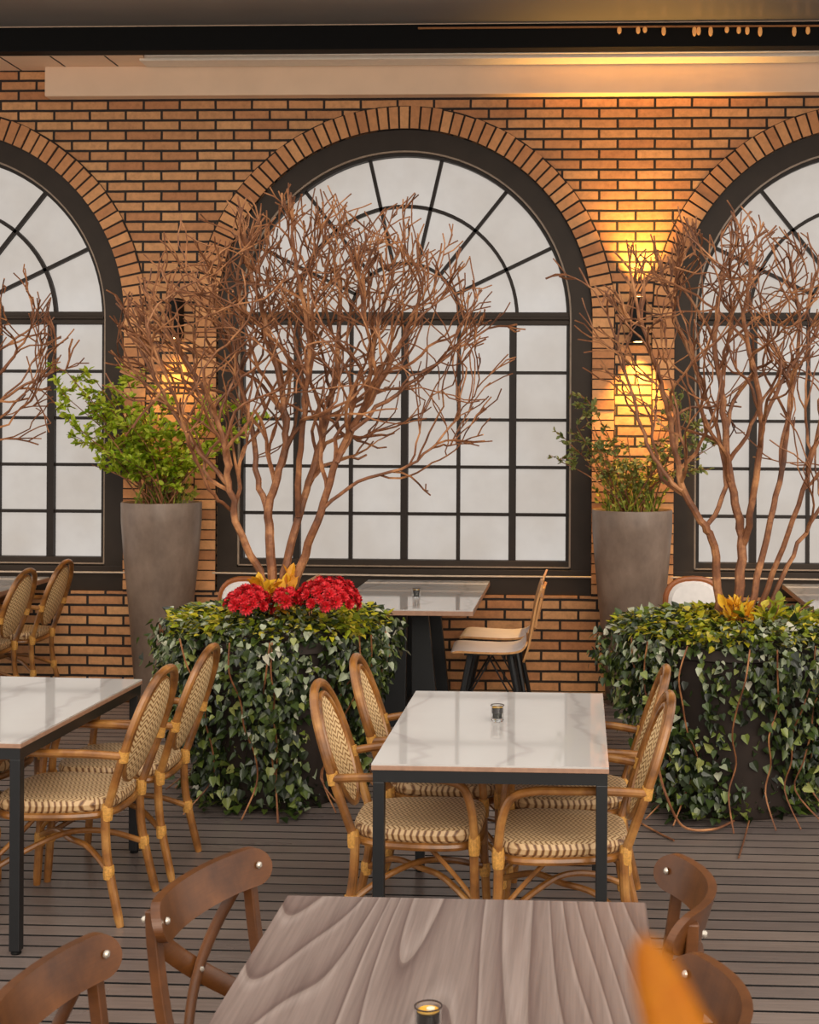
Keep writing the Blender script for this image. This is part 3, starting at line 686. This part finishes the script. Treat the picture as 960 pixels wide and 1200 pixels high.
cr=make_cross('dark brown cross-back wooden chair right of the wooden table, farther one'); cr.location=((A.x+B.x)/2-.168,(A.y+B.y)/2,0); cr.rotation_euler=(0,0,PI); cr['group']=G_x
A=PZ(788,1135,.80); dup(cr,(A.x-.168,A.y-.235,0),PI+.02,'dark brown cross-back wooden chair in the bottom right behind the blurred orange leaf',G_x)

# ------------------------------------------------------------------ small glass candle holders
def make_votive(label):
    r=empty('candle_holder',(0,0,0),0,label,'candle holder')
    m=MB(); m.lathe([(.021,0),(.024,.004),(.0255,.06),(.0235,.06),(.022,.012),(.018,.010)],28); m.build('glass',M['glass'],r)
    m=MB(); m.tube([(.0247*math.cos(2*PI*k/28),.0247*math.sin(2*PI*k/28),.06) for k in range(28)],.0016,6,closed=True); m.build('rim',M['darkcup'],r)
    m=MB(); m.lathe([(.0195,.03),(.0215,.032),(.0215,.05),(.0205,.05)],24); m.build('candle_cup',M['darkcup'],r)
    m=MB(); m.lathe([(.020,.048),(.0205,.0525),(.017,.054),(.012,.052)],24); m.build('wax',M['wax'],r)
    m=MB(); m.lathe([(.008,.052),(.008,.0545),(.003,.0555)],12,(.004,.004,0)); m.build('wick_disc',M['wick'],r)
    m=MB(); m.lathe([(.017,.012),(.018,.028),(.017,.029)],20); m.build('base_insert',M['wick'],r)
    return r
p=PZ(502,1179,.81); v=make_votive('small clear glass candle holder with yellow wax on the wooden table'); v.location=(p.x,p.y,.7505); v['group']='glass candle holders'
p=PZ(583,845,.75); o=dup(v,(p.x,p.y,.7505),.4,'small glass candle holder in the centre of the middle white table','glass candle holders')
p=PZ(488,701,WT); o=dup(v,(p.x,p.y,WT+.0005),.9,'tiny glass candle holder on the white table below the middle window','glass candle holders')

# ------------------------------------------------------------------ leaves
def leaf(mb,p,tip,nrm,size,kind='ivy',fold=.25):
    tip=tip.normalized(); nrm=(nrm-tip*nrm.dot(tip))
    if nrm.length<1e-5: nrm=tip.orthogonal()
    nrm.normalize(); sd=tip.cross(nrm)
    if kind=='ivy': half=[(0,0),(.3,-.04),(.42,.24),(.27,.58),(0,1)]
    elif kind=='oval': half=[(0,0),(.2,.22),(.27,.5),(.17,.8),(0,1)]
    else: half=[(0,0),(.06,.3),(.07,.6),(0,1)]
    b=len(mb.v); n=len(half)
    P=lambda x,y: p+tip*(y*size)+sd*(x*size)+nrm*(fold*abs(x)*size-.12*size*y*y)
    for x,y in half: mb.v.append(tuple(P(x,y)))
    for x,y in half[1:-1]: mb.v.append(tuple(P(-x,y)))
    mb.f.append(tuple(b+i for i in range(n))); mb.mi.append(mb.m)
    mb.f.append((b,)+(b+n-1,)+tuple(b+n+n-3-i for i in range(n-2)) ); mb.mi.append(mb.m)
def rv(s=1): return Vector((random.gauss(0,s),random.gauss(0,s),random.gauss(0,s)))

def make_ivy_planter(label,seed,bare=None):
    random.seed(seed)
    r=empty('ivy_planter',(0,0,0),0,label,'planter')
    m=MB(); m.lathe([(.33,0),(.34,.02),(.44,.76),(.46,.77),(.46,.82),(.42,.82),(.41,.76)],48); m.build('pot',M['pot'],r)
    m=MB(); m.lathe([(.40,.72),(.40,.77),(.2,.80),(.02,.81)],32); m.build('soil',M['soil'],r)
    def rad(z): return .37+.14*min(1,z/.7)+ (.03*math.sin(3+z*6))
    lobes=[(random.uniform(0,2*PI),random.uniform(.02,.07),random.choice((2,3,5,7))) for _ in range(5)]
    def bul(phi,z): return sum(a*math.sin(k*phi+ph+z*3) for ph,a,k in lobes)*.55
    iv=MB(); yo=MB()
    def isbare(phi,z): 
        return bare and abs(((phi-bare[0]+PI)%(2*PI))-PI)<bare[1] and bare[2]<z<bare[3]
    for i in range(9500):
        phi=random.uniform(0,2*PI); z=random.uniform(0,1)**.8*.86
        if isbare(phi,z) and random.random()<.93: continue
        out=Vector((math.cos(phi),math.sin(phi),0))
        rr=rad(z)+bul(phi,z)+random.uniform(-.14,.06)
        if random.random()<.06: rr+=.05
        p=out*rr+Vector((0,0,max(.02,z)))
        tip=Vector((0,0,-1))+out*random.uniform(.1,.9)+rv(.6)
        nrm=out+Vector((0,0,random.uniform(.1,.9)))+rv(.45)
        sz=random.uniform(.027,.055)*(1.1-.25*z)
        if p.z<.07: tip=out+rv(.25); nrm=Vector((0,0,1))+rv(.2)
        iv.m=1 if random.random()<(.03+.30*max(0,z-.55)/.35) else 0
        leaf(iv,p,tip,nrm,sz)
    # crown of leaves on the rim
    for i in range(3000):
        phi=random.uniform(0,2*PI); rr=math.sqrt(random.uniform(.15,1))*.54; out=Vector((math.cos(phi),math.sin(phi),0))
        z=.82+.09*math.sqrt(max(0,1-(rr/.6)**2))+random.uniform(-.02,.05)
        p=out*(rr+bul(phi,1)*.6)+Vector((0,0,z)); tip=out+rv(.45)+Vector((0,0,random.uniform(-.4,.5))); nrm=Vector((0,0,1))+rv(.35)
        if random.random()<(.7 if (math.sin(phi*3+seed)>.0) else .3): leaf(yo,p,tip,nrm,random.uniform(.024,.046))
        else:
            iv.m=1 if random.random()<.3 else 0; leaf(iv,p,tip,nrm,random.uniform(.026,.048))
    iv.build('ivy_foliage',[M['ivy'],M['pale']],r,smooth=0,fix=False); yo.build('young_foliage',M['young'],r,smooth=0,fix=False)
    # trailing stems
    m=MB()
    for i in range(16):
        phi=random.uniform(0,2*PI); pts=[]
        for k in range(7):
            z=.84*(1-k/6)+.012; rr=rad(z)+.03+random.uniform(-.02,.04)+(0.14 if k==6 else 0); phi+=random.uniform(-.1,.1); pts.append((rr*math.cos(phi),rr*math.sin(phi),z))
        m.tube(spline(pts,4),.004,5)
    m.build('ivy_stems',M['bark'],r)
    return r
YP=6.85
pl=PY(326,690,YP).x; pr=PY(858,690,YP).x
ivy1=make_ivy_planter('ivy-covered planter with red flowers behind the left rattan armchairs',3); ivy1.location=(pl,YP,0)
ivy2=make_ivy_planter('ivy-covered planter at the right photo edge, dark pot showing through near its top',8,(-2.12,.13,.45,.80)); ivy2.location=(pr,YP-.02,0)
ivy3=dup(ivy1,(pl-(pr-pl),YP,0),2.1,'ivy-covered planter outside the left photo edge under the cropped bare tree')
# loose runners and twigs at the foot of the right planter
def runner(pts,label,rad=.006):
    P=[PZ(x,y,z) for x,y,z in pts]; o=P[0].copy(); o.z=0
    m=MB(); m.tube(spline([q-o for q in P],6),rad,6); ob=m.build('vine_runner',M['bark'],None,loc=o); return tag(ob,label,'vine','bare vine runners')
runner([(772,900,.30),(780,930,.22),(800,968,.05),(835,972,.02),(860,962,.02)],'bare brown vine runner looping at left foot of the right ivy planter')
runner([(752,965,.01),(770,975,.008),(790,985,.008)],'short bare twig lying on the deck right of the rattan chairs',.005)
runner([(878,962,.03),(872,985,.008),(866,1005,.008)],'thin pale twig pointing to the viewer from the right ivy planter foot',.004)

# ------------------------------------------------------------------ bare trees
def make_tree(name,label,base,limbs,crown,seed,dens=1.0):
    """limbs: list of (pixel polyline, depth offset at the tip, start radius, end radius); crown: (px,py,rx,ry,depth radius)"""
    random.seed(seed)
    r=empty(name,base,0,label,'tree'); b=Vector(base); Yb=b.y
    cc=PY(crown[0],crown[1],Yb)-b; sx=abs(PY(crown[0]+crown[2],crown[1],Yb).x-PY(crown[0],crown[1],Yb).x); sz=PY(crown[0],crown[1]-crown[3],Yb).z-PY(crown[0],crown[1],Yb).z
    def inside(p):
        q=p-cc; return (q.x/sx)**2+(q.y/crown[4])**2+(q.z/sz)**2<1+.12*math.sin(p.x*23)+.1*math.sin(p.x*51+1)
    tr=MB(); tw=MB()
    def twig(p,d,length,rad,lev):
        n=max(3,int(length/.055)); pts=[p.copy()]; rs=[rad]; dd=d.normalized(); step=length/n
        for i in range(n):
            dd=(dd+rv(.25)+Vector((0,0,.07))).normalized(); p=p+dd*step
            pts.append(p.copy()); rs.append(max(.0036,rad*(1-.5*(i+1)/n)))
            if not inside(p) and i>0: break
        tw.tube(pts,rs,5)
        if lev<=0: return
        for k in range(random.choice((2,2,3)) if lev>1 else random.choice((1,1,2,2))):
            i=random.randint(max(1,len(pts)//3),len(pts)-1); q=pts[i]
            if not inside(q): continue
            base_d=(pts[i]-pts[i-1]).normalized(); side=rv(1); side=(side-base_d*side.dot(base_d)).normalized()
            nd=(base_d+side*random.uniform(.3,.7)+Vector((0,0,.15))).normalized()
            twig(q,nd,length*random.uniform(.6,.9),max(.004,rs[i]*.82),lev-1)
    for pl_,dep,r0,r1 in limbs:
        n=len(pl_); pts=[]
        for i,(x,y) in enumerate(pl_):
            f=i/(n-1); d0,d1=(dep if isinstance(dep,tuple) else (0,dep)); pts.append(PY(x,y,Yb+d0+(d1-d0)*f)-b)
        sp=spline(pts,5); N=len(sp)
        for i in range(1,N-1): sp[i]=sp[i]+rv(.004)
        rs=[r0+(r1-r0)*i/(N-1) for i in range(N)]
        tr.tube(sp,rs,8)
        i=int(N*.36)
        while i<N:
            q=sp[i]; t=(sp[min(i+1,N-1)]-sp[max(0,i-1)]).normalized(); side=rv(1); side.y*=1.1; side=(side-t*side.dot(t)).normalized()
            d=(t+side*random.uniform(.45,1.0)+Vector((0,0,.15))).normalized()
            twig(q,d,random.uniform(.4,.8),max(.006,rs[i]*.68),2)
            i+=max(1,int(random.uniform(1.3,3.0)/dens))
        t=(sp[-1]-sp[-3]).normalized()
        for k in range(2): twig(sp[-1],(t+rv(.25)).normalized(),random.uniform(.3,.5),r1*.8,2)
    tr.build('trunk',M['bark'],r); tw.build('branches',M['bark'],r)
    return r
zb=.79
limbs1=[
 ([(322,712),(303,668),(280,620),(268,565),(262,520),(245,470),(215,420),(185,375)],-.25,.021,.009),
 ([(269,570),(228,520),(195,470),(170,420),(150,375)],(-.08,.15),.013,.007),
 ([(275,600),(250,580),(225,530),(210,480),(175,400)],(-.05,-.5),.010,.006),
 ([(320,712),(317,640),(315,600),(325,560),(335,510),(330,460),(318,400),(300,340),(288,300)],.05,.026,.009),
 ([(315,605),(302,560),(295,500),(280,440),(262,380),(245,330)],(0,.35),.017,.008),
 ([(328,712),(335,660),(352,600),(370,540),(385,480),(395,420),(398,350),(392,300)],.28,.024,.009),
 ([(350,605),(350,540),(358,470),(362,400),(352,340),(342,290)],(.05,-.3),.017,.008),
 ([(335,712),(358,650),(375,600),(395,540),(425,480),(455,430),(478,385),(495,340)],-.15,.024,.008),
 ([(375,600),(420,565),(480,545),(518,512),(537,488)],(-.05,.1),.010,.004),
 ([(412,505),(465,460),(520,420),(572,385)],(-.1,.2),.012,.005),
 ([(395,542),(428,470),(440,400),(455,340),(465,300)],(-.08,.4),.014,.007),
 ([(425,482),(440,440),(430,380),(425,320)],(-.1,-.45),.011,.006)]
base1=(pl,YP,zb)
make_tree('bare_tree','bare multi-stemmed tree growing from the ivy planter with red flowers',base1,limbs1,(366,432,226,196,.75),11,1.0)
limbs2=[
 ([(842,715),(837,640),(822,610),(800,573),(793,530),(780,470),(765,420),(748,360),(738,310)],-.25,.022,.006),
 ([(800,575),(772,545),(752,500),(735,440),(720,390),(696,340),(664,322)],(-.1,.1),.012,.003),
 ([(830,622),(850,570),(842,510),(825,455),(806,410),(785,350),(770,300)],(0,.25),.013,.006),
 ([(865,712),(870,640),(862,590),(852,530),(848,470),(838,410),(842,350),(850,310)],.1,.026,.008),
 ([(870,640),(882,590),(892,510),(885,440),(872,380),(880,320)],(.02,-.3),.019,.008),
 ([(880,712),(903,610),(918,540),(928,460),(938,390),(930,320)],.3,.018,.007),
 ([(890,712),(918,640),(945,560),(962,490),(978,410),(985,340)],-.2,.016,.007),
 ([(900,712),(930,650),(965,590),(1000,540),(1040,470)],.1,.013,.006),
 ([(892,505),(915,450),(950,400),(975,350)],(-.1,.3),.012,.006)]
base2=(pr,YP-.02,zb)
make_tree('bare_tree','bare multi-stemmed tree growing from the right ivy planter',base2,limbs2,(868,450,190,185,.75),23,.75)
dx=pr-pl
t3=[([(x-536,y) for x,y in p],d_,a_,b_) for p,d_,a_,b_ in limbs1[:1]+limbs1[3:4]+limbs1[5:]]
t3.append(([(-120,600),(-70,520),(-25,465),(10,425),(34,390)],-.1,.014,.005))
t3.append(([(-60,510),(0,470),(48,442),(78,432)],(0,.2),.01,.004))
make_tree('bare_tree','bare tree reaching in from outside the left photo edge',(pl-dx,YP,zb),t3,(-168,432,240,150,.75),31,.6)

# ------------------------------------------------------------------ red flowers and amber leaves on the left planter
def make_mum(label,c,rad,hgt,n,seed):
    random.seed(seed); r=empty('red_chrysanthemum',c,0,label,'flowers','red chrysanthemum clumps')
    fo=MB()
    for i in range(110):
        d=rv(1); d.z=abs(d.z); d.normalize(); p=Vector((d.x*rad[0],d.y*rad[1],d.z*hgt*.8))*random.uniform(.4,.92)
        leaf(fo,p,d+rv(.3),Vector((0,0,1))+rv(.3),random.uniform(.03,.05),'oval')
    fo.build('foliage',M['ivy'],r,smooth=0,fix=False)
    bl=MB()
    for ring,(cnt,tilt,sz) in enumerate(((12,.15,.030),(10,.5,.026),(7,.95,.02))):
        for k in range(cnt):
            a=2*PI*(k+.5*ring)/cnt; o=Vector((math.cos(a),math.sin(a),0)); leaf(bl,o*.003+Vector((0,0,.003*ring)),o*math.cos(tilt)+Vector((0,0,math.sin(tilt))),Vector((0,0,1))-o*math.sin(tilt),sz,'oval',.15)
    first=None
    for i in range(n):
        f=(i+.5)/n; ph=i*2.39996; cz=f; rr=math.sqrt(max(0,1-cz*cz)); d=Vector((rr*math.cos(ph),rr*math.sin(ph),cz))
        p=Vector((d.x*rad[0],d.y*rad[1],d.z*hgt))*random.uniform(.92,1.06)
        if first is None: o=first=bl.build('bloom',M['red'],r,smooth=0,fix=False)
        else: o=first.copy(); C.objects.link(o); o.parent=r
        o.location=p; o.rotation_euler=d.to_track_quat('Z','Y').to_euler(); s=random.uniform(.85,1.2); o.scale=(s,s,s)
    return r
YF=YP-.36
zf=.99
p=PY(384,700,YF); make_mum('large red chrysanthemum clump on the left ivy planter, right of the trunk',(p.x,YF,p.z-.035),(.145,.12),.12,46,1)
p=PY(292,705,YF); make_mum('red chrysanthemum clump on the left ivy planter, left of the trunk',(p.x,YF,p.z-.03),(.105,.10),.095,30,2)
p=PY(336,698,YF); make_mum('small red chrysanthemum clump between two larger red clumps at the trunk foot',(p.x,YF,p.z-.03),(.07,.07),.055,14,4)
def make_tuft(name,label,c,n,spread,hgt,mat,kind,size,seed,cat='plant',group=None):
    random.seed(seed); st=MB(); lf=MB()
    r=empty(name,c,0,label,cat,group)
    for i in range(n):
        a=random.uniform(0,2*PI); sp=random.uniform(.1,1)*spread; tipp=Vector((math.cos(a)*sp,math.sin(a)*sp,hgt*random.uniform(.5,1)))
        st.tube([(0,0,0),tuple(tipp*.5+Vector((0,0,.02))),tuple(tipp)],.003,5)
        for k in range(4): leaf(lf,tipp*random.uniform(.6,1),tipp.normalized()+rv(.5),Vector((0,0,1))+rv(.5),size*random.uniform(.7,1.2),kind)
    st.build('stems',M['bark'],r); lf.build('leaves',M[mat],r,smooth=0,fix=False); return r
YT=YP-.15
p=PY(326,680,YT); make_tuft('croton','amber yellow leafy plant at the trunk foot above the red flowers',(p.x,YT,.83),18,.14,.27,'amberleaf','oval',.085,5)
p=PY(866,690,YT); make_tuft('croton','yellow leafy plant at the foot of the right tree',(p.x,YT,.81),14,.14,.20,'amberleaf','oval',.08,6)
p=PY(900,690,YT); make_tuft('leafy_plant','lime green leafy plant right of the right tree stems',(p.x+.02,YT,.81),14,.16,.22,'young','oval',.075,9)

# ------------------------------------------------------------------ tall tapered planters with shrubs
def tall_planter(c,top,label):
    r=empty('tall_planter',c,0,label,'planter','tall tapered planters'); h=top
    m=MB(); m.lathe([(.165,0),(.17,.01),(.215,h*.45),(.25,h*.72),(.268,h*.9),(.27,h-.008),(.266,h),(.248,h),(.243,h-.02),(.24,h-.08)],64); m.build('pot',M['concrete'],r)
    m=MB(); m.lathe([(.235,h-.12),(.235,h-.07),(.02,h-.05)],32); m.build('soil',M['soil'],r)
    return r
YTP=9.22
p1=PY(189.5,588,YTP); tall_planter((p1.x,YTP,0),p1.z,'tall tapered grey planter with bright green shrub left of the middle window')
p2=PY(741,597,YTP-.02); tall_planter((p2.x,YTP-.02,0),p2.z,'tall tapered grey planter under the lit sconce right of the middle window')
def shrub(label,c,top,tips,mat,dens,seed,blades,leafsize):
    random.seed(seed); r=empty('leafy_shrub',(c.x,c.y,top-.06),0,label,'shrub'); o=Vector(r.location)
    st=MB(); lf=MB(); bl=MB()
    for (x,y) in tips:
        dep=random.uniform(-.42,-.02) if abs(x-CX)>0 else 0
        t=PY(x,y,c.y+dep)-o; b=Vector((random.uniform(-.12,.12),random.uniform(-.12,.1),0))
        mid=b.lerp(t,.5)+Vector((0,0,.06))+rv(.02); pts=spline([b,mid,t],6); st.tube(pts,[.006-.0035*i/(len(pts)-1) for i in range(len(pts))],5)
        N=len(pts)
        for k in range(int(3*dens)):
            i=random.randint(N//3,N-1); q=pts[i]; d=rv(1); d.z=abs(d.z)*.8; d.normalize(); e=q+d*random.uniform(.06,.17); e.y=min(e.y,YW-.06-o.y); st.tube([q,q.lerp(e,.5)+Vector((0,0,.01)),e],.0022,4)
            for kk in range(int(5*dens)+1):
                s=random.random(); w_=q.lerp(e,s)
                if w_.y+o.y>YW-.07: continue
                leaf(lf,w_,d+rv(.6),Vector((0,-.4,1))+rv(.5),leafsize*random.uniform(.7,1.3),'oval')
    for i in range(blades):
        a=random.uniform(0,2*PI); b=Vector((random.uniform(-.17,.17),random.uniform(-.17,.12),.0)); e=b+Vector((math.cos(a)*.12,math.sin(a)*.08,random.uniform(.12,.34)))
        bl.tube([b,b.lerp(e,.5)+Vector((0,0,.03)),e],[.004,.003,.001],4)
        for k in range(6): q=b.lerp(e,random.uniform(.25,1)); leaf(bl,q,(e-b).normalized()+rv(.5),rv(1),.035,'oval')
    st.build('stems',M['bark'],r); lf.build('leaves',M[mat],r,smooth=0,fix=False); bl.build('grass_blades',M['grass'],r,smooth=0,fix=False); return r
random.seed(2)
tipsL=[(66,480),(74,462),(88,448),(100,470),(112,446),(128,455),(84,500),(98,520),(120,500),(142,470),(150,448),(165,470),(140,500),(108,545),(80,438),(155,500),(130,480),(175,500),(190,470),(240,470),(258,488),(272,470),(290,492),(284,508),(262,520),(215,540),(200,510),(225,500),(170,530),(150,540)]
shrub('bright green leafy shrub spreading over the rim of the left tall planter',p1,p1.z,tipsL,'bright',3.2,41,50,.046)
tipsR=[(655,540),(668,520),(682,478),(690,470),(676,500),(696,500),(700,525),(686,545),(712,530),(730,545),(760,540),(798,470),(806,488),(818,500),(822,530),(800,520),(812,552),(790,548),(840,520),(775,500),(735,510)]
shrub('sparse dull green shrub above the right tall planter in front of the lit brick',p2,p2.z,tipsR,'dull',2.4,43,70,.036)

# ------------------------------------------------------------------ blurred orange leaf close to the camera, on a tall stem from a pot
YO=.27
A=PY(752,1095,YO); B=PY(800,1230,YO)
r=empty('orange_lily',(B.x+.03,YO,0),0,'blurred orange petal rising in the bottom right foreground','flower'); o=Vector(r.location)
m=MB(); ax=(A-B).normalized(); sd=Vector((ax.z,0,-ax.x)); L=(A-B).length; n=12; w0=.0062
top=[];
for i in range(n+1):
    f=i/n; c_=B+(A-B)*f-o; ww=w0*(1.15-.55*f)*math.sqrt(max(0,1-f**6)); top.append((c_-sd*ww,c_+Vector((0,-.003,0)),c_+sd*ww))
for i in range(n):
    for k in (0,1): m.face([top[i][k],top[i][k+1],top[i+1][k+1],top[i+1][k]])
pet=m.build('petal',M['orange'],r,smooth=60,fix=False); so=pet.modifiers.new('solid','SOLIDIFY'); so.thickness=.001
m=MB(); e=B-o; m.tube(spline([(0,0,.2),(.005,.01,.8),(.0,0,1.4),(e.x,e.y,e.z+.002)],8),.003,8); m.build('stem',M['grass'],r)
m=MB(); m.lathe([(.09,0),(.1,.01),(.13,.2),(.14,.2),(.14,.23),(.125,.23),(.12,.19)],28); m.build('pot',M['terracotta'],r)
m=MB(); m.lathe([(.118,.17),(.118,.2),(.01,.205)],20); m.build('soil',M['soil'],r)

# ------------------------------------------------------------------ light
W=bpy.data.worlds.new('overcast'); SC.world=W; W.use_nodes=True; nt=W.node_tree; bg=nt.nodes['Background']
tc=nt.nodes.new('ShaderNodeTexCoord'); sp=nt.nodes.new('ShaderNodeSeparateXYZ'); nt.links.new(tc.outputs['Generated'],sp.inputs[0])
rp=nt.nodes.new('ShaderNodeValToRGB'); nt.links.new(sp.outputs['Z'],rp.inputs['Fac'])
e=rp.color_ramp.elements; e[0].position=0; e[0].color=(.9,.82,.74,1); e[1].position=.7; e[1].color=(1,.95,.88,1)
nt.links.new(rp.outputs['Color'],bg.inputs['Color']); bg.inputs['Strength'].default_value=1.35
sd_=bpy.data.lights.new('soft sun','SUN'); sd_.energy=1.9; sd_.angle=math.radians(50); sd_.color=(1,.9,.76)
so_=bpy.data.objects.new('soft sun',sd_); C.objects.link(so_); so_.rotation_euler=(math.radians(62),0,math.radians(20))
SC.view_settings.view_transform='Standard'; SC.view_settings.look='None'; SC.view_settings.gamma=1; SC.view_settings.use_curve_mapping=False
SC.view_settings.exposure=0.0
SC.cycles.max_bounces=6; SC.cycles.caustics_reflective=False; SC.cycles.caustics_refractive=False; SC.cycles.sample_clamp_indirect=4
